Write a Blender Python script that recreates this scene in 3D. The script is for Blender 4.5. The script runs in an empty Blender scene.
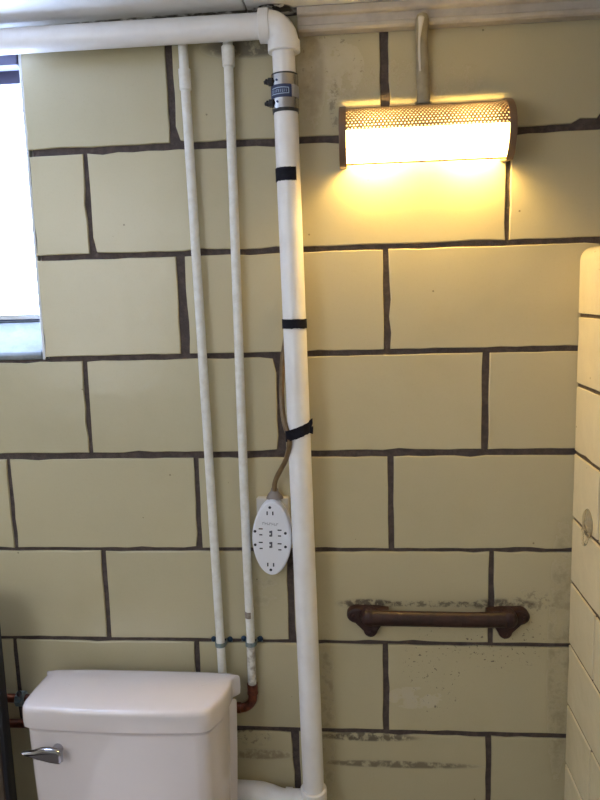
import bpy, math, random
from mathutils import Vector, Matrix
from mathutils.geometry import tessellate_polygon
PI = math.pi
random.seed(7)
S = bpy.context.scene
COL = S.collection
FZ = 1.5            # floor height offset: measurements are taken from the eye level, the floor ends up at z = 0

# ------------------------------------------------------------------ camera
cam_d = bpy.data.cameras.new('camera'); cam = bpy.data.objects.new('camera', cam_d); COL.objects.link(cam)
S.camera = cam
yaw, pit, rol = -0.0864, -0.1479, -0.0285
f = Vector((math.sin(yaw)*math.cos(pit), math.cos(yaw)*math.cos(pit), math.sin(pit)))
r = Vector((math.cos(yaw), -math.sin(yaw), 0)); u = r.cross(f)
r2 = math.cos(rol)*r + math.sin(rol)*u; u2 = -math.sin(rol)*r + math.cos(rol)*u
M = Matrix((r2, u2, -f)).transposed().to_4x4(); M.translation = (0.3148, -1.3848, -0.013+FZ)
cam.matrix_world = M
cam_d.sensor_fit = 'HORIZONTAL'; cam_d.sensor_width = 36; cam_d.lens = 36*700.93/600
cam_d.clip_start = 0.01

# ------------------------------------------------------------------ world, light, exposure
W = bpy.data.worlds.new('world'); S.world = W; W.use_nodes = True
W.node_tree.nodes['Background'].inputs[0].default_value = (.75, .86, 1, 1)
W.node_tree.nodes['Background'].inputs[1].default_value = 1.0
S.view_settings.view_transform = 'Standard'; S.view_settings.look = 'None'
S.view_settings.exposure = 0.15; S.view_settings.gamma = 1; S.view_settings.use_curve_mapping = False
WINDOW_POWER = 24.0
DIFFUSER_POWER = 23
BULB_POWER = 280.0
FILL_POWER = 12
ld = bpy.data.lights.new('fill_light', 'AREA'); ld.shape = 'RECTANGLE'; ld.size = 1.1; ld.size_y = 1.0  # unseen soft fill, added to raise the room's ambient light
ld.energy = FILL_POWER; ld.color = (.89, .94, 1)
lo = bpy.data.objects.new('fill_light', ld); COL.objects.link(lo); lo.location = (-.9, -1.7, .1+FZ)
lo.rotation_euler = (Vector((.2, -.05, -.15))-Vector((-.9, -1.7, .1))).to_track_quat('-Z', 'Y').to_euler()

# ------------------------------------------------------------------ materials
def new_mat(name):
    m = bpy.data.materials.new(name); m.use_nodes = True
    return m, m.node_tree, m.node_tree.nodes['Principled BSDF']
def mth(nt, op, a, b=None, c=None, clamp=False):
    n = nt.nodes.new('ShaderNodeMath'); n.operation = op; n.use_clamp = clamp
    for i, v in enumerate((a, b, c)):
        if v is None: continue
        if isinstance(v, (int, float)): n.inputs[i].default_value = v
        else: nt.links.new(v, n.inputs[i])
    return n.outputs[0]
def noise(nt, scale, detail=3, rough=.5, vec=None, dist=0):
    n = nt.nodes.new('ShaderNodeTexNoise'); n.inputs['Scale'].default_value = scale
    n.inputs['Detail'].default_value = detail; n.inputs['Roughness'].default_value = rough; n.inputs['Distortion'].default_value = dist
    if vec is None:
        g = nt.nodes.new('ShaderNodeNewGeometry'); vec = g.outputs['Position']
    nt.links.new(vec, n.inputs['Vector'])
    return n.outputs['Fac']
def mixc(nt, fac, a, b):
    n = nt.nodes.new('ShaderNodeMix'); n.data_type = 'RGBA'
    if isinstance(fac, (int, float)): n.inputs[0].default_value = fac
    else: nt.links.new(fac, n.inputs[0])
    for i, v in ((6, a), (7, b)):
        if isinstance(v, tuple): n.inputs[i].default_value = v + (1,)
        else: nt.links.new(v, n.inputs[i])
    return n.outputs[2]
def ramp(nt, fac, lo_, hi_):
    n = nt.nodes.new('ShaderNodeMapRange'); n.interpolation_type = 'SMOOTHSTEP'
    nt.links.new(fac, n.inputs[0]); n.inputs[1].default_value = lo_; n.inputs[2].default_value = hi_
    return n.outputs[0]
def bump(nt, bs, h, strength, dist=.002):
    n = nt.nodes.new('ShaderNodeBump'); n.inputs['Strength'].default_value = strength; n.inputs['Distance'].default_value = dist
    nt.links.new(h, n.inputs['Height']); nt.links.new(n.outputs[0], bs.inputs['Normal'])
def simple(name, col, rough=.5, metal=0, var=None, vs=30, bmp=0, bs_=200, coat=0):
    m, nt, b = new_mat(name)
    b.inputs['Roughness'].default_value = rough; b.inputs['Metallic'].default_value = metal
    b.inputs['Coat Weight'].default_value = coat
    b.inputs['Base Color'].default_value = col + (1,)
    if var: nt.links.new(mixc(nt, ramp(nt, noise(nt, vs, 5, .6), .35, .7), col, var), b.inputs['Base Color'])
    if bmp: bump(nt, b, noise(nt, bs_, 4), bmp)
    return m

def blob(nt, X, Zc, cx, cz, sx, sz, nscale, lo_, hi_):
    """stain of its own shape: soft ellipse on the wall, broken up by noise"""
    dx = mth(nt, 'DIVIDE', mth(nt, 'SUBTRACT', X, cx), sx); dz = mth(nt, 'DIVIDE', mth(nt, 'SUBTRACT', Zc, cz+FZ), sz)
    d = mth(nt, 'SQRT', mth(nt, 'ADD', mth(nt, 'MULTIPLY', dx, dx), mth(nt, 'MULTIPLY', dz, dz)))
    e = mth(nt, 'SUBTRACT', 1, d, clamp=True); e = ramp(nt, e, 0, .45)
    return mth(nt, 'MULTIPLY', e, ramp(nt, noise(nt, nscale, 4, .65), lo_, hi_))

def tile_material(name, base, base2, stains, rough=.13, bumpy=.35):
    m, nt, b = new_mat(name)
    g = nt.nodes.new('ShaderNodeNewGeometry'); sp = nt.nodes.new('ShaderNodeSeparateXYZ')
    nt.links.new(g.outputs['Position'], sp.inputs[0]); X, Zc = sp.outputs[0], sp.outputs[2]
    oi = nt.nodes.new('ShaderNodeObjectInfo')
    c = mixc(nt, oi.outputs['Random'], base, base2)
    c = mixc(nt, mth(nt, 'MULTIPLY', ramp(nt, noise(nt, 5, 4, .6), .45, .8), .25), c, (base[0]*.7, base[1]*.69, base[2]*.62))
    c = mixc(nt, mth(nt, 'MULTIPLY', ramp(nt, noise(nt, 240, 2), .55, .75), .12), c, (base[0]*.7, base[1]*.68, base[2]*.55))
    # pin holes in the glaze
    v = nt.nodes.new('ShaderNodeTexVoronoi'); v.inputs['Scale'].default_value = 26; nt.links.new(g.outputs['Position'], v.inputs['Vector'])
    pin = mth(nt, 'MULTIPLY', mth(nt, 'LESS_THAN', v.outputs['Distance'], .05), mth(nt, 'GREATER_THAN', noise(nt, 9, 2), .55))
    c = mixc(nt, mth(nt, 'MULTIPLY', pin, .55), c, (.07, .045, .03))
    tot = None
    for (cx, cz, sx, sz, ns, l, h, col, amt) in stains:
        k = mth(nt, 'MULTIPLY', blob(nt, X, Zc, cx, cz, sx, sz, ns, l, h), amt)
        c = mixc(nt, k, c, col); tot = k if tot is None else mth(nt, 'MAXIMUM', tot, k)
    nt.links.new(c, b.inputs['Base Color'])
    rr = mth(nt, 'MULTIPLY_ADD', noise(nt, 18, 4), .12, rough-.03)
    if tot is not None: rr = mth(nt, 'ADD', rr, mth(nt, 'MULTIPLY', tot, .5), clamp=True)
    nt.links.new(rr, b.inputs['Roughness'])
    h = mth(nt, 'ADD', noise(nt, 22, 2, .4), mth(nt, 'MULTIPLY', noise(nt, 120, 2), .12))
    bump(nt, b, h, bumpy, .0035)
    return m

GRIME = (.09, .055, .04); MOULD = (.06, .042, .032); CHALK = (.55, .5, .42)
wall_stains = [
    # cx, cz, sx, sz, noise scale, lo, hi, colour, amount
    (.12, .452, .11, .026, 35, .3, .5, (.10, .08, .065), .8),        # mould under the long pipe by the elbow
    (.27, .42, .09, .07, 90, .60, .68, GRIME, .6),          # brown flecks right of the elbow
    (.27, .40, .07, .07, 18, .35, .6, (.58, .53, .44), .45),
    (.275, .34, .012, .06, 80, .45, .6, GRIME, .5),
    (.235, .40, .03, .12, 25, .3, .6, (.3, .22, .14), .5),
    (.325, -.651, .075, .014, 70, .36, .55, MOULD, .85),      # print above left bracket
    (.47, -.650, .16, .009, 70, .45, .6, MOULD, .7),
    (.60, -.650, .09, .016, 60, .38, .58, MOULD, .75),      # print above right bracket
    (.60, -.73, .11, .08, 130, .60, .64, (.06, .035, .03), .9),   # rust drops
    (.46, -.80, .08, .13, 120, .61, .65, (.06, .035, .03), .8),
    (.42, -.86, .07, .03, 30, .4, .6, CHALK, .5),
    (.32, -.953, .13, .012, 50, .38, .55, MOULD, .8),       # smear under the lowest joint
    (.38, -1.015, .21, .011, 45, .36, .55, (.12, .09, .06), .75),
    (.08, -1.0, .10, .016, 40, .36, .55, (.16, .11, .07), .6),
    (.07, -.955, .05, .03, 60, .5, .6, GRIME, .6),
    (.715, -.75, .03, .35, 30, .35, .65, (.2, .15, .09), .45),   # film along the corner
    (.66, -.645, .05, .035, 90, .5, .6, GRIME, .45),
    (.10, -.62, .05, .05, 30, .4, .7, (.25, .19, .12), .4),
    (.235, -.9, .02, .25, 40, .4, .65, (.2, .15, .1), .45),
    (.395, .37, .2, .05, 45, .45, .7, (.3, .2, .1), .4),
]
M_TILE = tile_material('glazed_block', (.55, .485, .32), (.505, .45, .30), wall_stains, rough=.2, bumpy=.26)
M_TILE_R = tile_material('small_glazed_tile', (.80, .70, .48), (.76, .67, .455), [])
M_MORTAR = simple('mortar', (.072, .055, .052), .95, var=(.11, .083, .074), vs=90, bmp=.9, bs_=260)
M_MORTAR_R = simple('brown_grout', (.085, .058, .038), .95, var=(.12, .085, .058), vs=90, bmp=.6)
M_PVC = simple('white_pvc', (.86, .84, .85), .3, var=(.80, .77, .77), vs=14)
M_PAINTPIPE = simple('painted_pipe', (.80, .79, .76), .4, var=(.70, .68, .63), vs=60, bmp=.35, bs_=160)
M_PAINTCHIP = simple('chipped_paint', (.76, .74, .70), .5, var=(.34, .30, .26), vs=75, bmp=.5, bs_=160)
M_TRIM = simple('trim_paint', (.52, .48, .44), .5, var=(.42, .38, .35), vs=22, bmp=.2, bs_=90)
M_COPPER = simple('copper', (.22, .065, .035), .3, .6, var=(.08, .03, .022), vs=70)
M_STEEL = simple('stainless', (.40, .38, .36), .16, 1)
M_CHROME = simple('chrome', (.42, .42, .46), .12, 1)
M_DARK = simple('dark_rubber', (.018, .018, .024), .5)
M_TAPE = simple('black_tape', (.006, .006, .012), .6, var=(.012, .012, .022), vs=60); M_TAPE.node_tree.nodes['Principled BSDF'].inputs['Specular IOR Level'].default_value = .15
M_NAVY = simple('navy_label', (.018, .03, .10), .4)
M_PALEBLUE = simple('pale_blue_print', (.38, .5, .68), .5)
M_SILVERLABEL = simple('grey_sleeve', (.40, .38, .37), .4)
M_BLUEMETAL = simple('blued_screw', (.02, .045, .09), .35, .5)
M_STRAP = simple('tarnished_strap', (.16, .24, .27), .45, .6, var=(.3, .33, .32), vs=120)
M_CORD = simple('brown_cord', (.20, .125, .055), .4, var=(.14, .085, .04), vs=60)
M_PLASTIC = simple('white_plastic', (.78, .79, .86), .35)
M_CREAM = simple('ivory_plate', (.52, .50, .46), .4)
M_SLOT = simple('slot_black', (.02, .02, .035), .6)
M_PRINT = simple('grey_print', (.36, .36, .42), .6)
M_PORC = simple('porcelain', (.76, .70, .715), .09, var=(.74, .685, .695), vs=8, coat=.4)
M_SHEET = simple('beige_sheet_metal', (.20, .13, .09), .4, .4)
M_ENAMEL = simple('white_reflector', (.8, .76, .68), .4)
M_CONDUIT = simple('painted_conduit', (.32, .28, .20), .5, var=(.26, .22, .15), vs=50, bmp=.4, bs_=90)
M_WHITEPAINT = simple('white_paint_streak', (.56, .53, .50), .5)
M_RUST = simple('rusty_iron', (.035, .010, .011), .5, .1, var=(.016, .006, .007), vs=40, bmp=.7, bs_=120)
M_RUSTBAR = simple('worn_iron_bar', (.045, .018, .014), .45, .1, var=(.02, .009, .008), vs=45, bmp=.6, bs_=140)
M_WOOD = simple('dark_board', (.10, .07, .05), .55, var=(.06, .04, .03), vs=12)
M_PLASTER = simple('white_plaster', (.62, .62, .62), .7, var=(.54, .53, .52), vs=12, bmp=.5, bs_=40)
M_FLOOR = simple('floor_paint', (.25, .2, .16), .5, var=(.2, .16, .13), vs=6)
M_ROOM = simple('room_paint', (.62, .55, .40), .6, var=(.58, .51, .37), vs=4)
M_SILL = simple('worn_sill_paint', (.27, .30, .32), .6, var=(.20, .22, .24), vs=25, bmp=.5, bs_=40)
M_FRAME = simple('window_metal', (.10, .10, .17), .5, .1)
M_HOOK, nt, b = new_mat('clear_plastic')
b.inputs['Base Color'].default_value = (.93, .88, .80, 1); b.inputs['Roughness'].default_value = .15; b.inputs['Transmission Weight'].default_value = .95; b.inputs['IOR'].default_value = 1.12
def emis(name, col, s):
    m = bpy.data.materials.new(name); m.use_nodes = True; nt = m.node_tree; nt.nodes.clear()
    e = nt.nodes.new('ShaderNodeEmission'); o = nt.nodes.new('ShaderNodeOutputMaterial')
    e.inputs[0].default_value = col + (1,); e.inputs[1].default_value = s; nt.links.new(e.outputs[0], o.inputs[0]); return m
M_PANE = emis('frosted_daylight_pane', (.50, .66, 1), WINDOW_POWER)
M_DIFF = emis('opal_diffuser', (1, .65, .20), DIFFUSER_POWER)
M_BULB = emis('lit_bulb', (1, .68, .20), BULB_POWER)
# ceiling: painted boards with the black gap at the elbow painted in
M_CEIL, nt, b = new_mat('ceiling_paint')
g = nt.nodes.new('ShaderNodeNewGeometry'); sp = nt.nodes.new('ShaderNodeSeparateXYZ'); nt.links.new(g.outputs['Position'], sp.inputs[0])
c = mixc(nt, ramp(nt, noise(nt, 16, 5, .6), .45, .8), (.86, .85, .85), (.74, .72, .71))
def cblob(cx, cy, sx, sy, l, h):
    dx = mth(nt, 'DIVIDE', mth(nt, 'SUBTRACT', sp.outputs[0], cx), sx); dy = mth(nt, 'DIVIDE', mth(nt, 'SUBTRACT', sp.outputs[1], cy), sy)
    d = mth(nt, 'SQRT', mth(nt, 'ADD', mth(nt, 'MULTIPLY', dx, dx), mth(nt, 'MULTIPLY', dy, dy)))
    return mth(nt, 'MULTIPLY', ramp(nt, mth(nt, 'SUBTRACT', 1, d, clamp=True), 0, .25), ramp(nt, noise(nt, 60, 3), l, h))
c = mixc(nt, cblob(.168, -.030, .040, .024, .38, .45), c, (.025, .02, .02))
c = mixc(nt, cblob(.05, -.012, .35, .022, .35, .6), c, (.09, .075, .07))  # dark strip painted in along the gap above the long pipe
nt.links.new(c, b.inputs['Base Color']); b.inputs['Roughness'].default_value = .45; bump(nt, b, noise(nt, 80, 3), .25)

# ------------------------------------------------------------------ mesh helpers (points given in room coordinates)
ROOT = {}
class MB:
    def __init__(s): s.v = []; s.f = []; s.flat = set(); s.mi = []
    def add(s, vs, fs, flat=()):
        o = len(s.v); s.v += [tuple(p) for p in vs]
        for i, q in enumerate(fs):
            if i in flat: s.flat.add(len(s.f))
            s.f.append(tuple(o+k for k in q))
        return s
    def box(s, x0, x1, y0, y1, z0, z1, ch=0):
        if ch <= 0:
            vs = [(x, y, z) for z in (z0, z1) for y in (y0, y1) for x in (x0, x1)]
            fs = [(0, 2, 3, 1), (4, 5, 7, 6), (0, 1, 5, 4), (2, 6, 7, 3), (0, 4, 6, 2), (1, 3, 7, 5)]
            return s.add(vs, fs, range(6))
        pts = [(x0+ch, z0), (x1-ch, z0), (x1, z0+ch), (x1, z1-ch), (x1-ch, z1), (x0+ch, z1), (x0, z1-ch), (x0, z0+ch)]
        return s.prism(pts, y0, y1, ch)
    def prism(s, pts, yf, yb, ch=0.0):
        """outline pts (x,z) counter-clockwise seen from -y; front at yf (smaller y), back at yb; front edge chamfered"""
        n = len(pts); cx = sum(p[0] for p in pts)/n; cz = sum(p[1] for p in pts)/n
        def inset(d):
            out = []
            for i in range(n):
                a, p, b_ = pts[i-1], pts[i], pts[(i+1) % n]
                e1 = Vector((p[0]-a[0], p[1]-a[1])); e2 = Vector((b_[0]-p[0], b_[1]-p[1]))
                n1 = Vector((-e1.y, e1.x)).normalized(); n2 = Vector((-e2.y, e2.x)).normalized()
                nn = (n1+n2)
                if nn.length < .2: nn = n1
                nn.normalize(); out.append((p[0]+nn.x*d, p[1]+nn.y*d))
            return out
        rings = []
        if ch > 0:
            rings = [[(x, yf, z) for x, z in inset(ch)], [(x, yf+ch*.3, z) for x, z in inset(ch*.3)], [(x, yf+ch, z) for x, z in pts]]
        else: rings = [[(x, yf, z) for x, z in pts]]
        rings.append([(x, yb, z) for x, z in pts])
        vs = [p for R_ in rings for p in R_]; fs = []
        for k in range(len(rings)-1):
            for i in range(n):
                j = (i+1) % n; fs.append((k*n+i, (k+1)*n+i, (k+1)*n+j, k*n+j))
        fl = [len(fs), len(fs)+1]
        fs.append(tuple(range(n))); fs.append(tuple(reversed(range((len(rings)-1)*n, len(rings)*n))))
        return s.add(vs, fs, fl)
    def tube(s, path, rad, seg=16, cap=True, sy=1.0):
        P = [Vector(p) for p in path]; n = len(P); rs = rad if isinstance(rad, (list, tuple)) else [rad]*n
        up = None; vs = []
        for i in range(n):
            t = (P[min(i+1, n-1)]-P[max(i-1, 0)])
            t = t.normalized() if t.length > 1e-9 else Vector((0, 0, 1))
            if up is None:
                up = Vector((0, -1, 0)) if abs(t.y) < .9 else Vector((1, 0, 0))
            up = (up-t*up.dot(t)).normalized(); w = t.cross(up)
            for k in range(seg):
                a = 2*PI*k/seg; vs.append(P[i]+(up*math.cos(a)*sy+w*math.sin(a))*rs[i])
        fs = [(i*seg+k, i*seg+(k+1) % seg, (i+1)*seg+(k+1) % seg, (i+1)*seg+k) for i in range(n-1) for k in range(seg)]
        fl = []
        if cap:
            fl = [len(fs), len(fs)+1]; fs += [tuple(reversed(range(seg))), tuple(range((n-1)*seg, n*seg))]
        return s.add(vs, fs, fl)
    def loft(s, rings, cap=(True, True)):
        n = len(rings[0]); vs = [p for R_ in rings for p in R_]
        fs = [(i*n+k, i*n+(k+1) % n, (i+1)*n+(k+1) % n, (i+1)*n+k) for i in range(len(rings)-1) for k in range(n)]
        fl = []
        if cap[0]: fl.append(len(fs)); fs.append(tuple(reversed(range(n))))
        if cap[1]: fl.append(len(fs)); fs.append(tuple(range((len(rings)-1)*n, len(rings)*n)))
        return s.add(vs, fs, fl)
    def ball(s, c, rx, ry, rz, seg=12, rings=7):
        R_ = []
        for i in range(1, rings):
            a = PI*i/rings; R_.append([(c[0]+rx*math.sin(a)*math.cos(2*PI*k/seg), c[1]+ry*math.sin(a)*math.sin(2*PI*k/seg), c[2]-rz*math.cos(a)) for k in range(seg)])
        return s.loft(R_)
    def build(s, name, mat, parent=None, base=None, smooth=True, bevel=0):
        me = bpy.data.meshes.new(name)
        if parent is not None: o0 = ROOT[parent.name]
        elif base is not None: o0 = Vector(base)
        else:
            xs = [p[0] for p in s.v]; ys = [p[1] for p in s.v]; zs = [p[2] for p in s.v]
            o0 = Vector(((min(xs)+max(xs))/2, (min(ys)+max(ys))/2, min(zs)))
        me.from_pydata([tuple(Vector(p)-o0) for p in s.v], [], s.f); me.validate()
        import bmesh as _b
        bm = _b.new(); bm.from_mesh(me); _b.ops.recalc_face_normals(bm, faces=bm.faces); bm.to_mesh(me); bm.free()
        if smooth: me.set_sharp_from_angle(angle=math.radians(42))
        for i, p in enumerate(me.polygons): p.use_smooth = smooth and i not in s.flat
        me.materials.append(mat)
        o = bpy.data.objects.new(name, me); COL.objects.link(o)
        if parent is not None: o.parent = parent
        else: o.location = o0
        ROOT[o.name] = o0.copy()
        if bevel:
            b_ = o.modifiers.new('bevel', 'BEVEL'); b_.width = bevel; b_.segments = 2; b_.limit_method = 'ANGLE'
        return o
def tag(o, label=None, cat=None, group=None, kind=None):
    if label: o['label'] = label
    if cat: o['category'] = cat
    if group: o['group'] = group
    if kind: o['kind'] = kind
    return o
def empty(name, loc, label=None, cat=None, group=None, kind=None):
    o = bpy.data.objects.new(name, None); COL.objects.link(o); o.location = loc; o.empty_display_size = .05
    ROOT[o.name] = Vector(loc); return tag(o, label, cat, group, kind)

# ------------------------------------------------------------------ large structure
XL, XR, YF = -1.1, 1.5, -1.95
CEIL = .503
def block(x0, x1, z0, z1, seed, mat, parent, ch=.0022, yb=.012, chips=(), nx=None, frame=None, jit=.0009, bull=None):
    """one glazed block: ragged outline, rounded arris; frame(x,y,z) -> room coordinates"""
    rg = random.Random(seed); w, h = x1-x0, z1-z0
    nx = nx or max(3, int(w/.03)); nz = max(3, int(h/.03)); pts = []
    for i in range(nx): pts.append([x0+w*i/nx, z0])
    for i in range(nz): pts.append([x1, z0+h*i/nz])
    for i in range(nx): pts.append([x1-w*i/nx, z1])
    for i in range(nz): pts.append([x0, z1-h*i/nz])
    out = []
    for i, p in enumerate(pts):
        j = rg.uniform(-jit, jit)
        if rg.random() < .09: j = rg.uniform(.0012, .0035)
        cxx, czz = (x0+x1)/2, (z0+z1)/2
        if abs(p[0]-x0) < 1e-6: p[0] += j
        if abs(p[0]-x1) < 1e-6: p[0] -= j
        if abs(p[1]-z0) < 1e-6: p[1] += j
        if abs(p[1]-z1) < 1e-6: p[1] -= j
        for (kx, kz, kr) in chips:
            d = math.hypot(p[0]-kx, p[1]-kz)
            if d < kr:
                t = (kr-d); v = Vector((cxx-kx, czz-kz)).normalized()
                p[0] += v.x*t; p[1] += v.y*t
        out.append((p[0], p[1]))
    mb = MB()
    dy = rg.uniform(-.0003, .0003)
    mb.prism(out, dy, yb, ch)
    if frame: mb.v = [frame(*q) for q in mb.v]
    return mb.build('tile', mat, parent)

# back wall: recessed mortar bed (with the window opening) that parents every glazed block
ZJ = [.2785+.2032-.2032*i for i in range(11)]
GAP = [.010, .0125, .0105, .0105, .0135, .0075, .0085, .0105, .009, .009, .009]
WX0, WX1, WZ0, WZ1 = -.95, -.331, -.1247, .455
BM = .0045
wb = MB()
for a in ((XL, WX0, -FZ, CEIL), (WX1+.012, XR, -FZ, CEIL), (WX0, WX1+.012, -FZ, WZ0-.004), (WX0, WX1+.012, WZ1, CEIL)):
    wb.box(a[0], a[1], BM, .2, a[2], a[3] if a[3] < CEIL else CEIL+.012)
wall_back = wb.build('wall_back', M_MORTAR, base=(0, 0, -FZ), smooth=False)
tag(wall_back, 'back wall of large cream glazed blocks with dark brown mortar joints', kind='structure')
def zrow(k): return ZJ[k+1]+GAP[k+1]/2, ZJ[k]-GAP[k]/2
even = {0: [(-.036, .0135), (.369, .0150)], 2: [(-.0345, .0175), (.369, .0110)], 4: [(-.4257, .009), (-.0241, .0100), (.374, .0115)],
        6: [(-.449, .010), (-.043, .0110), (.360, .0115)], 8: [(-.43, .01), (-.03, .01), (.37, .01)]}
odd = {1: [(-.2127, .0095), (.192, .010), (.597, .0085)], 3: [(-.646, .01), (-.2447, .0085), (.1560, .0150), (.560, .0135)],
       5: [(-.64, .01), (-.2346, .0100), (.164, .014), (.576, .0110)], 7: [(-.64, .01), (-.235, .01), (.166, .013), (.575, .0115)],
       9: [(-.64, .01), (-.235, .01), (.166, .01), (.575, .01)]}
rows = dict(even); rows.update(odd)
CHIPS = {(1, 0): [(-.2127, .118, .005), (-.2127, .15, .004), (-.2127, .19, .004)],
         (0, 4): [], (1, 1): [(-.2127+.005, .086, .012), (-.2127+.005, .128, .004)],
         (3, 1): [(.148, -.133, .009), (.148, -.328, .007)], (5, 1): [],
         (7, 1): [(.160, -.95, .012)], (0, 1): [(-.029, .285, .010)],
         (6, 1): [(-.048, -.741, .007)]}
sd = 0
for k in range(10):
    z0, z1 = zrow(k)
    if k == 9: z0 = -FZ
    if k == 0: z1 = CEIL-.002
    js = list(rows[k]); step = .4064
    while js[0][0]-step > XL: js.insert(0, (js[0][0]-step, .01))
    while js[-1][0]+step < XR: js.append((js[-1][0]+step, .01))
    edges = [(XL, 0)]+js+[(XR, 0)]
    vis = 0
    for a, b_ in zip(edges[:-1], edges[1:]):
        xa, xb = a[0]+a[1]/2, b_[0]-b_[1]/2
        sd += 1
        segs = [(xa, xb)]
        if k in (0, 1, 2):      # window opening interrupts these courses
            segs = []
            if xa < WX0: segs.append((xa, min(xb, WX0)))
            if xb > WX1: segs.append((max(xa, WX1+.0045), xb))
        for q0, q1 in segs:
            if q1-q0 < .02: continue
            if q1 > -.45:
                cp = CHIPS.get((k, vis), []); vis += 1
            else: cp = []
            if k == 0 and q0 < .7 < q1: cp = [(.745, .2855, .022), (.77, .285, .02)]
            if k == 1 and abs(q0-.601) < .01: cp = [(.603, .27, .012)]
            t = block(q0, q1, z0, z1, sd, M_TILE, wall_back, chips=cp, ch=.0022)
# bullnose jamb blocks beside the window: rounded returns into the reveal
prof = [(WX1+.005, .0004), (WX1+.001, .0012), (WX1-.002, .0035), (WX1-.0035, .0085), (WX1-.004, .016), (WX1-.004, .095), (WX1+.014, .095), (WX1+.014, .0135), (WX1+.005, .0135)]
mb = MB(); mb.loft([[(x, y, WZ0-.003) for x, y in prof], [(x, y, CEIL-.002) for x, y in prof]])
tag(mb.build('jamb', M_PLASTER, wall_back), 'white painted rounded window jamb')

# floor, ceiling, other walls
fl = MB().box(XL, XR, YF, .2, -FZ-.1, -FZ).build('floor', M_FLOOR, base=(0, 0, -FZ), smooth=False); tag(fl, 'dull brown painted floor', kind='structure')
ce = MB().box(XL-.1, XR+.1, YF-.1, .2, CEIL+.012, CEIL+.1).build('ceiling', M_DARK, base=(0, 0, CEIL), smooth=False); tag(ce, 'low white painted panel ceiling', kind='structure')
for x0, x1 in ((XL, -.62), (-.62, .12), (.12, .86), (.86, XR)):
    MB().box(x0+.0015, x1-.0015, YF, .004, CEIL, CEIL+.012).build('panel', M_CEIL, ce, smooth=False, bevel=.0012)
tag(MB().box(XL-.1, XL, YF, .2, -FZ, CEIL).build('wall_left', M_ROOM, base=(XL, -1, -FZ), smooth=False), 'plain painted side wall left of the window', kind='structure')
tag(MB().box(XR, XR+.1, YF, .2, -FZ, CEIL).build('wall_far_right', M_ROOM, base=(XR, -1, -FZ), smooth=False), 'plain painted wall beyond the tiled partition', kind='structure')
tag(MB().box(XL-.1, XR+.1, YF-.1, YF, -FZ, CEIL).build('wall_front', M_ROOM, base=(0, YF, -FZ), smooth=False), 'plain painted wall behind the viewpoint', kind='structure')

# right tiled partition, shoulder-high, bullnose top course
PX, PT, PD = .732, .0615, -1.949
core = MB().box(PX+.0035, PX+.118, PD, -.001, -FZ, PT-.03).build('wall_right', M_MORTAR_R, base=(PX+.06, -.5, -FZ), smooth=False)
tag(core, 'tiled partition with rounded top and small cream tiles, at right edge', kind='structure')
RZ = [PT]+[-.0647-.1334*i for i in range(11)]
fr = lambda x, y, z: (PX+y, -x, z)        # tile plane turned to face -x
sd = 500
GR = .0072
for i in range(len(RZ)):
    zt = RZ[i]; zb = RZ[i+1] if i+1 < len(RZ) else -FZ
    off = .149 if i % 2 == 1 else .149+.1525
    if i == 0: continue
    if i == 0: off = .3
    xs = [0.0]; q = off if off < .3 else off
    while q < -PD: xs.append(q); q += .305
    xs.append(-PD)
    for a, b_ in zip(xs[:-1], xs[1:]):
        sd += 1
        if b_-a < .01: continue
        block(a+(GR/2 if a > 0 else .0015), b_-GR/2, zb+GR/2, zt-GR/2, sd, M_TILE_R, core, ch=.0018, yb=.010, frame=fr, jit=.0004)
# cap course: bullnose section running along the top, one piece per tile length
def cap_tile(a, b_, zb, side=1):
    R = .024; prof = [(PX+.012, zb), (PX, zb), (PX, PT-R)]
    for t in range(1, 7):
        an = PI/2*t/6; prof.append((PX+R-R*math.cos(an), PT-R+R*math.sin(an)))
    for t in range(1, 7):
        an = PI/2*t/6; prof.append((PX+.122-R+R*math.sin(an), PT-R+R*math.cos(an)))
    prof += [(PX+.122, zb), (PX+.110, zb), (PX+.110, PT-.03), (PX+.012, PT-.03)]
    mb = MB(); mb.loft([[(x, -a, z) for x, z in prof], [(x, -b_, z) for x, z in prof]])
    return mb.build('tile', M_TILE_R, core)
xs = [0.0, .26, .565, .87, 1.175, 1.48, 1.785, -PD]
for a, b_ in zip(xs[:-1], xs[1:]): cap_tile(a+.001, b_-GR/2, RZ[1]+GR/2)

# crown trim over the right part of the wall
tr = MB()
prof = [(0, .5), (-.034, .5), (-.034, .489), (-.031, .486), (-.024, .485), (-.022, .472), (-.026, .470), (-.026, .464), (-.021, .4605), (0, .4600)]
tr.loft([[(.212, y-.0005, z+.002) for y, z in prof], [(XR, y-.0005, z) for y, z in prof]])
tag(tr.build('trim_1', M_TRIM, base=(.9, 0, .46), smooth=False, bevel=.001), 'off white moulded trim between the wall and ceiling', kind='structure')

# window in the reveal
win = empty('window_1', (-.64, .1, WZ0), 'overexposed frosted window in the left edge of the wall', kind='structure')
YP = .085
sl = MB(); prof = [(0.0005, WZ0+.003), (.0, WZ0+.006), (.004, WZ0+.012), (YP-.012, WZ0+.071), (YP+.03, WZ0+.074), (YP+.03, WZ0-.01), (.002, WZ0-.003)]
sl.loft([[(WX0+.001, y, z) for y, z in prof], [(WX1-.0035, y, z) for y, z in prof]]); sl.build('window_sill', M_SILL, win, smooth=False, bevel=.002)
fm = MB()
fm.box(WX0+.002, WX1-.004, YP-.006, YP+.02, WZ0+.0745, WZ0+.078)
fm.build('frame_groove', M_NAVY, win, smooth=False)
fm = MB()
for a in ((WX0+.002, WX1-.004, WZ0+.078, WZ0+.088), (WX0+.002, WX0+.02, WZ0+.088, WZ1-.02), (WX1-.010, WX1-.004, WZ0+.088, WZ1-.02)):
    fm.box(a[0], a[1], YP-.01, YP+.02, a[2], a[3])
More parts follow.
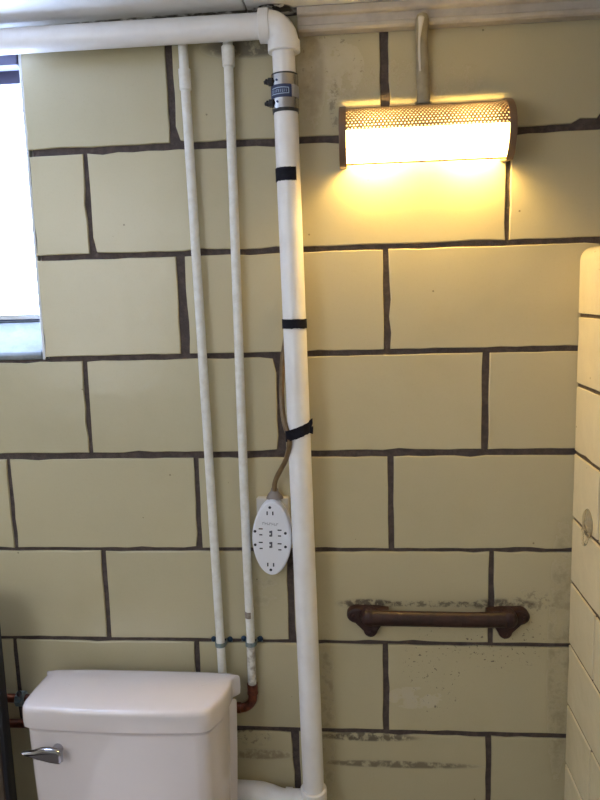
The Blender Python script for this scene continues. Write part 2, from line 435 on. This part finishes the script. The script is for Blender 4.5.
fm.build('window_frame', M_PLASTER, win, smooth=False, bevel=.001)
MB().box(WX0+.002, WX1-.004, YP-.03, YP+.02, WZ1-.030, WZ1-.002).build('head_frame', M_FRAME, win, smooth=False)
MB().box(WX0+.018, WX1-.008, YP, YP+.005, WZ0+.086, WZ1-.018).build('pane', M_PANE, win, smooth=False)
tag(MB().box(WX0, WX1-.004, .0, .035, WZ1-.012, CEIL-.002).build('trim_2', M_FRAME, smooth=False, bevel=.002), 'dark strip over the window head below the pipe', kind='structure')

# ------------------------------------------------------------------ vanity light
LX0, LX1 = .2885, .5905
LC, LA, LB = .270, .082, .0575       # centre height, depth, half height
def lp(t, x, d=0.0):                 # t = 0 at the top by the wall, pi at the bottom by the wall
    return (x, -(LA+d)*math.sin(t)-.002, LC+(LB*(1.12 if t > PI/2 else 1)+d)*math.cos(t))
lamp = empty('vanity_light', ((LX0+LX1)/2, 0, LC-LB), 'lit half-round wall lamp with perforated metal top and glowing white diffuser', 'lamp')
T1 = 1.50
pm = MB(); pitch = .0064; ncol = int((LX1-LX0-.014)/pitch); pitch = (LX1-LX0-.014)/ncol
# equal arc rows
arc = [0.0]; ts = [0.06]; N = 400
for i in range(1, N+1):
    t0_, t1_ = .06+(T1-.06)*(i-1)/N, .06+(T1-.06)*i/N
    arc.append(arc[-1]+(Vector(lp(t1_, 0))-Vector(lp(t0_, 0))).length); ts.append(t1_)
def at_arc(s_):
    s_ = min(max(s_, 0), arc[-1]); lo_, hi_ = 0, N
    while hi_-lo_ > 1:
        m_ = (lo_+hi_)//2
        if arc[m_] <= s_: lo_ = m_
        else: hi_ = m_
    fr_ = (s_-arc[lo_])/max(arc[hi_]-arc[lo_], 1e-9); return ts[lo_]+(ts[hi_]-ts[lo_])*fr_
nrow = int(arc[-1]/.0056); rp = arc[-1]/nrow; hr = .00150
for j in range(nrow):
    sh = pitch/2 if j % 2 else 0
    for i in range(ncol+(1 if j % 2 else 0)):
        xa = LX0+.007+i*pitch-sh; xb = xa+pitch; xc = (xa+xb)/2
        xa_, xb_ = max(xa, LX0+.007), min(xb, LX1-.007)
        s0, s1 = j*rp, (j+1)*rp; sc = (s0+s1)/2
        if xb_-xa_ < pitch*.9 or sc < .033:
            pm.add([lp(at_arc(s0), xa_), lp(at_arc(s0), xb_), lp(at_arc(s1), xb_), lp(at_arc(s1), xa_)], [(0, 1, 2, 3)]); continue
        outer = [(xa, s0), (xc, s0), (xb, s0), (xb, sc), (xb, s1), (xc, s1), (xa, s1), (xa, sc)]
        inner = [(xc+hr*math.cos(-PI*.75+PI/4*q), sc+hr*math.sin(-PI*.75+PI/4*q)) for q in range(8)]
        vs = [lp(at_arc(s_), x_) for x_, s_ in outer+inner]
        pm.add(vs, [(q, (q+1) % 8, 8+(q+1) % 8, 8+q) for q in range(8)])
pc = pm.build('perforated_cover', M_SHEET, lamp)
sm = pc.modifiers.new('thickness', 'SOLIDIFY'); sm.thickness = .0007; sm.offset = 0
# diffuser shell (open strip left along the wall below)
dm = MB(); T2 = PI-.70; rings = []
for q in range(13):
    t = T1-.02+(T2-T1+.02)*q/12; rings.append([lp(t, LX0+.006, -.001), lp(t, LX1-.006, -.001)])
vs = [p for R_ in rings for p in R_]; fs = [(2*q, 2*q+1, 2*q+3, 2*q+2) for q in range(12)]
dm.add(vs, fs); df = dm.build('diffuser', M_DIFF, lamp); sm = df.modifiers.new('thickness', 'SOLIDIFY'); sm.thickness = .002; sm.offset = 0
# end caps
for x0, x1 in ((LX0-.004, LX0+.009), (LX1-.009, LX1+.004)):
    prof = [lp((PI-.66)*q/22, 0, .0035)[1:] for q in range(23)]; prof = [(min(y, -.0006), z) for y, z in prof]; prof.append((-.0006, prof[-1][1]+.006))
    MB().loft([[(x0, y, z) for y, z in prof], [(x1, y, z) for y, z in prof]]).build('end_cap', M_SHEET, lamp, bevel=.0015)
MB().box(LX0+.009, LX1-.009, -.004, -.0006, LC-LB+.022, LC+LB+.0015).build('back_plate', M_ENAMEL, lamp, smooth=False)
MB().tube([(LX0+.004, *lp(T2, 0)[1:]), (LX1-.004, *lp(T2, 0)[1:])], .0018, 8).build('lower_rail', M_SHEET, lamp)
for xb in (.350, .530):
    bl = MB().tube([(xb-.026, -.040, LC-.012), (xb-.022, -.040, LC-.012), (xb+.016, -.040, LC-.012), (xb+.024, -.040, LC-.012), (xb+.028, -.040, LC-.012)], [.006, .011, .011, .008, .002], 12).build('bulb', M_BULB, lamp)
    MB().tube([(xb-.044, -.040, LC-.012), (xb-.026, -.040, LC-.012)], .009, 12).build('lamp_holder', M_ENAMEL, lamp)
# conduit feeding it
cd = empty('conduit', (.437, 0, .327), 'beige painted conduit rising from the lamp to the ceiling trim', 'conduit')
MB().tube([(.440, -.011, .330), (.4385, -.011, .40), (.4365, -.014, .445), (.436, -.028, .459), (.436, -.034, .468), (.436, -.034, .474), (.436, -.028, .480)], [.0125, .0115, .0115, .012, .012, .010, .004], 14, sy=.7).build('conduit_tube', M_CONDUIT, cd)
st = MB(); pth = [(.4335, -.0355, .476), (.4335, -.0425, .468), (.4325, -.0385, .455), (.4315, -.025, .44), (.4315, -.0205, .425), (.4322, -.0196, .405), (.4333, -.0196, .385)]
st.tube(pth, [.003, .0055, .0035, .002, .0018, .002, .0016], 8, sy=.3); tag(st.build('paint_streak', M_WHITEPAINT, cd), 'chipped white paint streak')
MB().box(.424, .455, -.012, -.0005, .327, .3345).build('connector', M_CONDUIT, cd, smooth=False, bevel=.001)

# ------------------------------------------------------------------ waste pipe
wp = empty('waste_pipe', (.2045, -.045, -1.10), 'thick white plastic waste pipe running along the ceiling and down the wall', 'pipe')
R = .0222; YC = -.047
def mx(z): return .2045-.0165*(z+1.06)/1.38        # slight lean of the riser
MB().tube([(-.95, YC, .4690), (-.4, YC, .4690), (.150, YC, .4685)], R, 32).build('horizontal_pipe', M_PVC, wp)
MB().tube([(mx(.345)+.0005, YC, .345), (mx(.455), YC, .455)], R*.93, 32).build('stub_pipe', M_PVC, wp)
MB().tube([(mx(-1.06), YC, -1.06), (mx(.34), YC, .345)], R, 32).build('riser_pipe', M_PVC, wp)
# elbow: hub, sweep, hub
xe = mx(.43)+.0015; el = MB()
el.tube([(.1445, YC, .4685), (.1455, YC, .4685), (.163, YC, .4685), (.164, YC, .4685)], [.0275, .0292, .0292, .0262], 32)
pth = []; rr_ = .030
for q in range(9):
    a = PI/2*q/8; pth.append((xe-rr_+rr_*math.sin(a), YC, .4685-rr_+rr_*math.cos(a)))
el.tube([(.155, YC, .4685)]+pth, .0262, 32, cap=True)
el.tube([(xe, YC, .441), (xe, YC, .440), (xe, YC, .422), (xe, YC, .421)], [.0262, .0292, .0292, .0275], 32)
el.build('elbow', M_PVC, wp)
# shielded coupling
cp = MB().tube([(mx(.382), YC, .383), (mx(.32), YC, .3165)], .0240, 32).build('coupling', M_DARK, wp); tag(cp, 'black rubber coupling sleeve')
ROOT[cp.name] = ROOT[wp.name]
for z in (.3695, .3325):
    MB().tube([(mx(z), YC, z+.0105), (mx(z), YC, z-.0105)], .0250, 40).build('clamp_band', M_STEEL, cp)
    sc_ = MB(); sc_.tube([(mx(z)-.036, YC-.008, z), (mx(z)-.020, YC-.016, z)], .0036, 10); sc_.tube([(mx(z)-.0325, YC-.0098, z), (mx(z)-.030, YC-.011, z)], .0058, 6)
    sc_.box(mx(z)-.029, mx(z)-.0205, YC-.016, YC-.004, z-.006, z+.006); sc_.build('clamp_screw', M_DARK, cp, bevel=.0008)
    MB().tube([(mx(z)-.012, YC-.0210, z), (mx(z)-.0128, YC-.0228, z)], .002, 8).build('rivet', M_NAVY, cp)
def on_pipe(a, z, rad): return (mx(z)+rad*math.sin(a), YC-rad*math.cos(a), z)
def wrap_patch(mb, a0, a1, z0, z1, rad, n=14, th=.0008, slope=0.0):
    vs = []
    for i in range(n+1):
        a = a0+(a1-a0)*i/n; dz = slope*math.sin((a-a0)/(a1-a0)*PI)
        for rd in (rad, rad+th):
            for z in (z0+dz, z1+dz): vs.append(on_pipe(a, z, rd))
    fs = []
    for i in range(n):
        o_ = 4*i; p_ = 4*(i+1)
        fs += [(o_+2, o_+3, p_+3, p_+2), (o_, p_, p_+1, o_+1), (o_, o_+2, p_+2, p_), (o_+1, p_+1, p_+3, o_+3)]
    fs += [(0, 1, 3, 2), (4*n, 4*n+2, 4*n+3, 4*n+1)]
    mb.add(vs, fs); return mb
lb = wrap_patch(MB(), -1.45, .58, .3395, .3615, .0249).build('label', M_NAVY, cp); tag(lb, 'dark blue printed label')
tag(wrap_patch(MB(), .60, 1.5, .3405, .3610, .0248).build('sleeve', M_SILVERLABEL, cp), 'grey metal sleeve')
pr = MB()
wrap_patch(pr, -.95, .36, .3543, .3556, .0258, th=.0003, slope=.0008); wrap_patch(pr, -1.05, .36, .3450, .3462, .0258, th=.0003, slope=-.0004)
wrap_patch(pr, .33, .38, .3450, .3556, .0258, n=2, th=.0003)
for q in range(9):      # illegible pale lettering inside the frame
    a = -.95+q*.14
    wrap_patch(pr, a, a+.03, .3478, .3528, .0258, n=1, th=.0003)
    if q % 3 == 0: wrap_patch(pr, a, a+.085, .3520 if q % 2 else .3478, .3528 if q % 2 else .3486, .0258, n=2, th=.0003)
lbp = pr.build('label_print', M_PALEBLUE, cp); tag(lbp, 'pale blue print frame and lettering')
# bottom tee
te = MB(); zb = -1.041
te.tube([(mx(zb), YC, zb), (mx(zb), YC, zb-.0015), (mx(zb), YC, -1.14)], [.0250, .0278, .0278], 32)
te.tube([(mx(zb)-.002, YC, -1.078), (.158, YC, -1.078)], .0278, 32)
te.build('tee', M_PVC, wp)
MB().tube([(.158, YC, -1.078), (.142, YC+.001, -1.0775), (.125, YC+.006, -1.077), (.105, YC+.015, -1.076), (.09, -.0285, -1.075), (.07, -.0275, -1.074), (-.20, -.0275, -1.068)], .0255, 32).build('branch_pipe', M_PVC, wp)
MB().tube([(.143, YC, -1.0775), (.157, YC, -1.0780)], .0300, 24).build('hub', M_PVC, wp)
MB().tube([(mx(zb), YC, -1.13), (mx(zb), YC, -FZ+.002)], R, 24).build('lower_riser', M_PVC, wp)
# bands round the riser
def band(z, h, label, slope=0, tail=False, gap=None, mat=M_TAPE, hump=0):
    mb = MB(); a0, a1 = (-PI, PI) if gap is None else gap
    n = 44; vs = []
    rg = random.Random(int(z*1e4)); seq = []
    for i in range(n+1):
        a = a0+(a1-a0)*i/n; w = rg.uniform(-.0008, .0008)
        dz = slope*math.sin(a); hb = hump*math.exp(-((a+.72)/.34)**2)
        vs += [on_pipe(a, z+dz-h/2+w, R+.0003+hb), on_pipe(a, z+dz+h/2+w*.5, R+.0003+hb), on_pipe(a, z+dz-h/2+w, R+.0016+hb), on_pipe(a, z+dz+h/2+w*.5, R+.0016+hb)]
    fs = []
    for i in range(n):
        o_, p_ = 4*i, 4*i+4
        fs += [(o_+2, o_+3, p_+3, p_+2), (o_, p_, p_+1, o_+1), (o_, o_+2, p_+2, p_), (o_+1, p_+1, p_+3, o_+3)]
    fs += [(0, 1, 3, 2), (4*n, 4*n+2, 4*n+3, 4*n+1)]
    mb.add(vs, fs)
    if tail:
        p = on_pipe(1.35, z+slope, R); mb.prism([(p[0]-.004, p[2]-h*.5), (p[0]+.006, p[2]-h*.65), (p[0]+.007, p[2]-.001), (p[0]+.004, p[2]), (p[0]+.006, p[2]+h*.3), (p[0]+.0055, p[2]+h*.75), (p[0]-.004, p[2]+h*.45)], YC-.008, YC+.001, 0)
    o = mb.build('tape_band', mat, smooth=True); return tag(o, label, 'tape', 'black bands wrapped around the thick white riser pipe')
band(.2075, .0235, 'wide black tape band on white riser pipe, just below the steel coupling', 0, gap=(-1.75, .75))
band(-.0655, .0175, 'narrow level black tape band on white riser pipe, middle of the three bands')
band(-.2735, .0215, 'slanted black strap around white riser pipe, holding the brown cord, lowest band', .0085, tail=True, hump=.0108)

# ------------------------------------------------------------------ supply pipes
def clamp(x, z, label):
    c = empty('pipe_clamp', (x, -.001, z), label, 'clamp', 'blued two-hole clamps on the thin pipes')
    mb = MB(); n = 12; vs = []
    for i in range(n+1):
        a = -PI/2+PI*i/n
        for rd in (.0104, .0118):
            for dz in (-.0045, .0045): vs.append((x+rd*math.sin(a), -.0185-rd*math.cos(a)*1.0, z+dz))
    fs = []
    for i in range(n):
        o_, p_ = 4*i, 4*i+4
        fs += [(o_+2, o_+3, p_+3, p_+2), (o_, p_, p_+1, o_+1), (o_, o_+2, p_+2, p_), (o_+1, p_+1, p_+3, o_+3)]
    fs += [(0, 1, 3, 2), (4*n, 4*n+2, 4*n+3, 4*n+1)]
    mb.add(vs, fs)
    for s_ in (-1, 1):
        mb.box(min(x+s_*.0104, x+s_*.0118), max(x+s_*.0104, x+s_*.0118), -.0185, -.001, z-.0045, z+.0045)
        mb.box(min(x+s_*.0105, x+s_*.0225), max(x+s_*.0105, x+s_*.0225), -.0025, -.001, z-.0045, z+.0045)
    mb.build('strap', M_STRAP, c)
    for s_ in (-1, 1):
        MB().ball((x+s_*.0175, -.0035, z+.0025), .0062, .0035, .0062).build('screw', M_BLUEMETAL, c)
    return c
YS = -.0195
def px1(z): return -.0032+(.0147+.0032)*(.445-z)/1.233
p1 = empty('water_pipe', (px1(-.84), YS, -.88), 'thin white painted water pipe left of its twin, going down behind the toilet tank', 'pipe', 'thin painted water pipes')
MB().tube([(px1(.5), YS, .49), (px1(.2), YS, .2), (px1(-.3), YS, -.3), (px1(-.84), YS, -.84)], .0089, 18).build('pipe_run', M_PAINTPIPE, p1)
MB().tube([(px1(.412), YS, .412), (px1(.411), YS, .411), (px1(.374), YS, .375), (px1(.373), YS, .373)], [.009, .0112, .0112, .009], 18).build('sleeve', M_PAINTPIPE, p1)
pth = [(px1(-.84), YS, -.835)]+[(px1(-.84)-.025+.025*math.cos(PI/2*q/6), YS, -.841-.025*math.sin(PI/2*q/6)) for q in range(7)]
MB().tube(pth, .0105, 14).build('copper_elbow', M_COPPER, p1)
MB().tube([(px1(-.84)-.024, YS, -.866), (-.47, YS, -.868), (-.62, YS, -.868)], .0095, 14).build('copper_run', M_COPPER, p1)
MB().tube([(-.446, YS, -.8685), (-.443, YS, -.8685), (-.427, YS, -.8685), (-.424, YS, -.8685)], [.0105, .0165, .0165, .0105], 8).build('union_nut', M_STRAP, p1)
MB().ball((-.432, YS-.012, -.850), .0055, .0055, .0065).build('valve_screw', M_DARK, p1)
p2 = empty('water_pipe', (.0795, YS, -.885), 'thin white painted water pipe right of its twin, ending in a bare copper elbow', 'pipe', 'thin painted water pipes')
def px2(z): return .0793+.002*math.sin(z*3.2)
MB().tube([(px2(.5), YS, .49), (px2(.1), YS, .1), (px2(-.2), YS, -.2), (px2(-.5), YS, -.5), (.0785, YS, -.72), (.0785, YS, -.735)], .0089, 18).build('pipe_run', M_PAINTPIPE, p2)
MB().tube([(px2(.45), YS, .448), (px2(.45), YS, .446), (px2(.42), YS, .412), (px2(.42), YS, .410)], [.0100, .0122, .0115, .009], 18).build('sleeve', M_PAINTPIPE, p2)
tag(MB().tube([(.0785, YS, -.735), (.0775, YS, -.78), (.078, YS, -.826)], .0089, 18).build('chipped_length', M_PAINTCHIP, p2), 'chipped flaking painted length')
tag(MB().tube([(px2(-.66), YS, -.660), (px2(-.67), YS, -.674)], .0092, 14).build('bare_patch', simple('bare_brown', (.16, .10, .07), .6, var=(.3, .27, .23), vs=120), p2), 'worn brown bare patch')
el = MB(); cxx = .078-.027
pth = [(.078, YS, -.824), (.078, YS, -.845)]+[(cxx+.027*math.cos(PI/2*q/8), YS, -.852-.027*math.sin(PI/2*q/8)) for q in range(9)]
el.tube(pth, .0098, 16); el.tube([(.078, YS, -.823), (.078, YS, -.843)], .0114, 16); el.tube([(.052, YS, -.879), (.034, YS, -.8787)], .0114, 16); el.tube([(.078, YS, -.8425), (.078, YS, -.8445)], .0122, 16)
el.build('copper_elbow', M_COPPER, p2)
MB().tube([(.04, YS, -.8790), (.025, YS, -.8810), (.0, YS, -.898), (-.05, YS, -.922), (-.10, YS, -.928), (-.62, YS, -.928)], .0095, 14).build('copper_run', M_COPPER, p2)
clamp(px1(-.728), -.7340, 'small blued pipe clamp with two screws on the left thin pipe')
clamp(.0786, -.7320, 'small blued pipe clamp with two screws on the right thin pipe, above copper elbow')

# ------------------------------------------------------------------ outlet box, tap and cord
ob = empty('outlet_box', (.135, 0, -.57), 'ivory square outlet cover half hidden behind the oval outlet tap', 'outlet')
MB().box(.1005, .1675, -.014, -.0005, -.5355, -.4185, .003).build('cover_plate', M_CREAM, ob)
tp = empty('outlet_tap', (.132, -.014, -.5745), 'white oval six-socket outlet tap plugged in on the wall', 'outlet')
TC = Vector((.1335, -.4955)); tilt = -.03
def tpt(x, z): return (TC.x+x*math.cos(tilt)+z*math.sin(-tilt), TC.y-x*math.sin(-tilt)+z*math.cos(tilt))
out = []
for q in range(48):
    a = 2*PI*q/48; c_, s_ = math.cos(a), math.sin(a)
    out.append(tpt(.0405*math.copysign(abs(c_)**1.0, c_), .0775*math.copysign(abs(s_)**1.13, s_)))
MB().prism(out, -.042, -.0145, .004).build('tap_body', M_PLASTIC, tp)
YT = -.0424
def px_to_tap(px, py):         # measured pixel offsets of the face details, in metres
    return ((px-271.8)*.00197, -(py-539.8)*.00204)
def face_bar(mb, px, py, w, h):
    x_, z_ = px_to_tap(px, py); p = [tpt(x_-w/2, z_-h/2), tpt(x_+w/2, z_-h/2), tpt(x_+w/2, z_+h/2), tpt(x_-w/2, z_+h/2)]
    mb.prism(p, YT, -.0412, 0)
def face_dot(mb, px, py, rd):
    x_, z_ = px_to_tap(px, py); p = [tpt(x_+rd*math.cos(2*PI*q/10), z_+rd*math.sin(2*PI*q/10)) for q in range(10)]
    mb.prism(p, YT, -.0412, 0)
for slots, dot, vert in (([(267.2, 513.6), (273.0, 513.6)], (269.9, 507.8), 1), ([(260.5, 529.7), (260.6, 535.8)], (254.6, 532.4), 0), ([(260.5, 543.7), (260.8, 549.9)], (254.7, 546.3), 0),
                         ([(279.8, 530.6), (279.8, 536.5)], (285.8, 533.6), 0), ([(279.8, 544.5), (280.1, 550.7)], (285.9, 547.6), 0), ([(267.6, 566.4), (273.6, 566.5)], (270.7, 571.8), 1)):
    mb = MB()
    for i, q in enumerate(slots):
        if vert: face_bar(mb, q[0], q[1], .0026, .0075)
        else: face_bar(mb, q[0], q[1], .0080 if i == 0 else .0062, .0024)
    face_dot(mb, dot[0], dot[1], .0029); mb.build('socket', M_SLOT, tp, smooth=False)
for py in (534.3, 545.8):
    mb = MB(); face_bar(mb, 270.4, py-1.7, .0042, .0042); face_bar(mb, 270.4, py+2.2, .0042, .004); face_bar(mb, 271.6, py, .003, .012)
    mb.build('indicator', simple('indicator_grey', (.10, .10, .14), .4), tp, smooth=False)
mb = MB()
for q in range(7):       # faint lettering too small to read
    face_bar(mb, 262.6+q*2.35, 524.0+q*.15, .0009, .0050); face_bar(mb, 263.6+q*2.35, 523.2+(q % 3)*.8+q*.15, .0026, .0010)
tag(mb.build('lettering', M_PRINT, tp, smooth=False), 'faint grey unreadable lettering')
cr = empty('power_cord', (.1415, -.016, -.405), 'brown cord coming from behind the white riser pipe to the outlet cover', 'cord')
pts = [(.187, -.012, .02), (.180, -.013, -.05), (.1655, -.014, -.128), (.1615, -.015, -.175), (.1605, -.019, -.205), (.1640, -.042, -.238), (.1700, -.058, -.262), (.1765, -.0680, -.279), (.1770, -.0675, -.300), (.1695, -.050, -.327), (.1580, -.032, -.350), (.1460, -.023, -.372), (.1405, -.020, -.388), (.1395, -.019, -.402)]
sm_ = []
for i in range(len(pts)-1):      # Catmull-Rom
    p0, p1_, p2_, p3 = [Vector(pts[max(0, min(len(pts)-1, i+k))]) for k in (-1, 0, 1, 2)]
    for q in range(5):
        t = q/5; sm_.append(.5*((2*p1_)+(-p0+p2_)*t+(2*p0-5*p1_+4*p2_-p3)*t*t+(-p0+3*p1_-3*p2_+p3)*t**3))
sm_.append(Vector(pts[-1]))
MB().tube(sm_, .0052, 12).build('cable', M_CORD, cr)
MB().tube([(.1395, -.018, -.397), (.139, -.017, -.404), (.139, -.016, -.411), (.1390, -.015, -.4184)], [.0065, .0085, .0145, .018], 14, sy=.6).build('connector', simple('grey_connector', (.22, .19, .18), .45, .3), cr)

# ------------------------------------------------------------------ rusty bar
tb = empty('grab_bar', (.465, 0, -.70), 'rusty dark brown iron grab bar screwed across the glazed wall', 'rail')
def bracket(x, s_):
    # clover flange: outer lobe towards s_, lower lobe, flat top
    pts = []
    def arc_(cx, cz, rx, rz, a0, a1, n=8):
        for q in range(n+1):
            a = a0+(a1-a0)*q/n; pts.append((x+s_*(cx+rx*math.cos(a)), cz+rz*math.sin(a)))
    arc_(.024, -.6690, .0225, .0175, PI*.60, -PI*.42, 10)        # outer lobe
    arc_(-.002, -.7000, .0150, .0165, -PI*.05, -PI*.95, 8)        # lower lobe
    pts.append((x+s_*-.028, -.6860)); pts.append((x+s_*-.040, -.6830)); pts.append((x+s_*-.040, -.6560)); pts.append((x+s_*-.010, -.6525))
    if s_ > 0: pts.reverse()
    # orient counter-clockwise as seen from -y
    A = sum(p[0]*pts[(i+1) % len(pts)][1]-pts[(i+1) % len(pts)][0]*p[1] for i, p in enumerate(pts))
    if A < 0: pts.reverse()
    mb = MB(); mb.prism(pts, -.020, -.0008, .005)
    mb.tube([(x, -.014, -.667), (x, -.044, -.664)], [.019, .017], 16)
    mb.ball((x, -.040, -.664), .0175, .012, .0172, 16, 8)
    for dx, dz in ((.034, -.669), (-.002, -.7045)): mb.ball((x+s_*dx, -.0195, dz), .0042, .0028, .0042, 10, 6)
    mb.build('bracket', M_RUST, tb)
bracket(.3270, -1); bracket(.6040, 1)
MB().tube([(.318, -.038, -.6635), (.40, -.038, -.6645), (.53, -.038, -.6655), (.612, -.038, -.6640)], [.0165, .0158, .0158, .0165], 24, sy=.8).build('bar', M_RUSTBAR, tb)

# ------------------------------------------------------------------ suction hook on the partition
hk = empty('suction_hook', (PX, -.11, -.475), 'small clear plastic suction hook on the right tiled partition', 'hook')
MB().tube([(PX-.0008, -.098, -.4445), (PX-.004, -.098, -.4445), (PX-.007, -.098, -.4445), (PX-.009, -.098, -.4445)], [.027, .024, .012, .004], 24).build('suction_cup', M_HOOK, hk)
pth = [(PX-.006-.003*math.sin(PI*q/10), -.103+.016*math.cos(-PI*.0+PI*q/10+PI), -.4575-.026*math.sin(PI*q/10)) for q in range(11)]
MB().tube(pth, .0026, 8).build('hook_loop', M_HOOK, hk)

# ------------------------------------------------------------------ toilet
to = empty('toilet', (-.14, -.3, -FZ), 'white porcelain toilet whose lidded tank stands against the wall at lower left', 'toilet')
def tank_ring(z, g=0.0, n_=6):
    """rounded bowed outline; g grows it outward"""
    L0 = [(-.336, -.048), (-.3455, -.075), (-.3485, -.122), (-.3490, -.160), (-.3465, -.194), (-.3300, -.2125), (-.255, -.2195), (-.145, -.2225), (-.04, -.2195), (.024, -.2120), (.0430, -.184), (.0530, -.150), (.0575, -.11), (.0585, -.075), (.0560, -.051), (-.14, -.044)]
    L = [(x, -.050+(y+.044)*.870) for x, y in L0]
    N_ = len(L); out = []
    cx, cy = -.14, -.127
    for i in range(N_):
        p0, p1_, p2_, p3 = [Vector(L[(i+k) % N_]) for k in (-1, 0, 1, 2)]
        for q in range(3):
            t = q/3; p = .5*((2*p1_)+(-p0+p2_)*t+(2*p0-5*p1_+4*p2_-p3)*t*t+(-p0+3*p1_-3*p2_+p3)*t**3)
            d = Vector((p.x-cx, (p.y-cy))); 
            X_ = -.145+(p.x+.14)*.972; gx = (X_+.145)/.19*g; gy = (p.y-cy)/.08*g
            out.append((X_+gx, p.y+gy, z))
    return out
lid = MB()
lid.loft([tank_ring(-.8210, -.004), tank_ring(-.8190, -.001), tank_ring(-.8060, 0), tank_ring(-.7870, -.0005), tank_ring(-.7810, -.0015), tank_ring(-.7778, -.0040), tank_ring(-.7762, -.010), tank_ring(-.7756, -.022), tank_ring(-.7753, -.045), tank_ring(-.7753, -.070)])
lid.build('tank_lid', M_PORC, to)
tk = MB()
tk.loft([tank_ring(-1.17, -.030), tank_ring(-1.15, -.018), tank_ring(-1.10, -.015), tank_ring(-.95, -.010), tank_ring(-.84, -.0075), tank_ring(-.8300, -.0078), tank_ring(-.8270, -.0110), tank_ring(-.8255, -.017), tank_ring(-.8200, -.017)])
tk.build('tank', M_PORC, to)
# lever
lv = MB()
pts = [(-.3366, -.8560), (-.3300, -.8625), (-.3050, -.8700), (-.2800, -.8760), (-.2620, -.8780), (-.2570, -.8730), (-.2570, -.8560), (-.2620, -.8490), (-.2800, -.8455), (-.2950, -.8455), (-.3120, -.8515), (-.3250, -.8545)]
lv.prism(pts, -.2210, -.2130, .0055)
lv.tube([(-.2740, -.1900, -.8610), (-.2740, -.2140, -.8610)], .0105, 16)
le = lv.build('flush_lever', M_CHROME, to); tag(le, 'chrome flush lever')
# bowl and seat (below the frame)
def ell(cx, cy, rx, ry, z, n=32): return [(cx+rx*math.cos(2*PI*q/n), cy+ry*math.sin(2*PI*q/n)*(1.0 if math.sin(2*PI*q/n) < 0 else .8), z) for q in range(n)]
bw = MB(); bw.loft([ell(-.14, -.36, .12, .24, -FZ+.002), ell(-.14, -.36, .105, .22, -FZ+.06), ell(-.14, -.38, .10, .20, -FZ+.18), ell(-.14, -.42, .15, .24, -FZ+.30), ell(-.14, -.43, .185, .27, -FZ+.37), ell(-.14, -.43, .187, .272, -FZ+.39), ell(-.14, -.43, .14, .22, -FZ+.39), ell(-.14, -.43, .10, .16, -FZ+.28)])
bw.box(-.26, -.02, -.26, -.06, -FZ+.22, -1.165)
bw.build('bowl', M_PORC, to)
se = MB(); se.loft([ell(-.14, -.43, .187, .272, -FZ+.392), ell(-.14, -.43, .19, .275, -FZ+.40), ell(-.14, -.43, .19, .275, -FZ+.425), ell(-.14, -.43, .17, .25, -FZ+.435)]); se.build('seat_lid', M_PORC, to)

# ------------------------------------------------------------------ dark upright board at the left edge
bd = empty('upright_board', (-.49, -.1, -FZ), 'dark brown upright board standing at lower left edge, beside the toilet tank', 'board')
b1 = MB(); b1.box(-.545, -.437, -.118, -.082, -FZ, -.60, .002); b1.build('board_face', M_WOOD, bd)
MB().box(-.437, -.4285, -.114, -.086, -FZ, -.602, .0015).build('edge_strip', M_DARK, bd)

# ------------------------------------------------------------------ put the floor at z = 0
for o in list(S.objects):
    if o.parent is None and o.type in ('MESH', 'EMPTY'): o.location.z += FZ
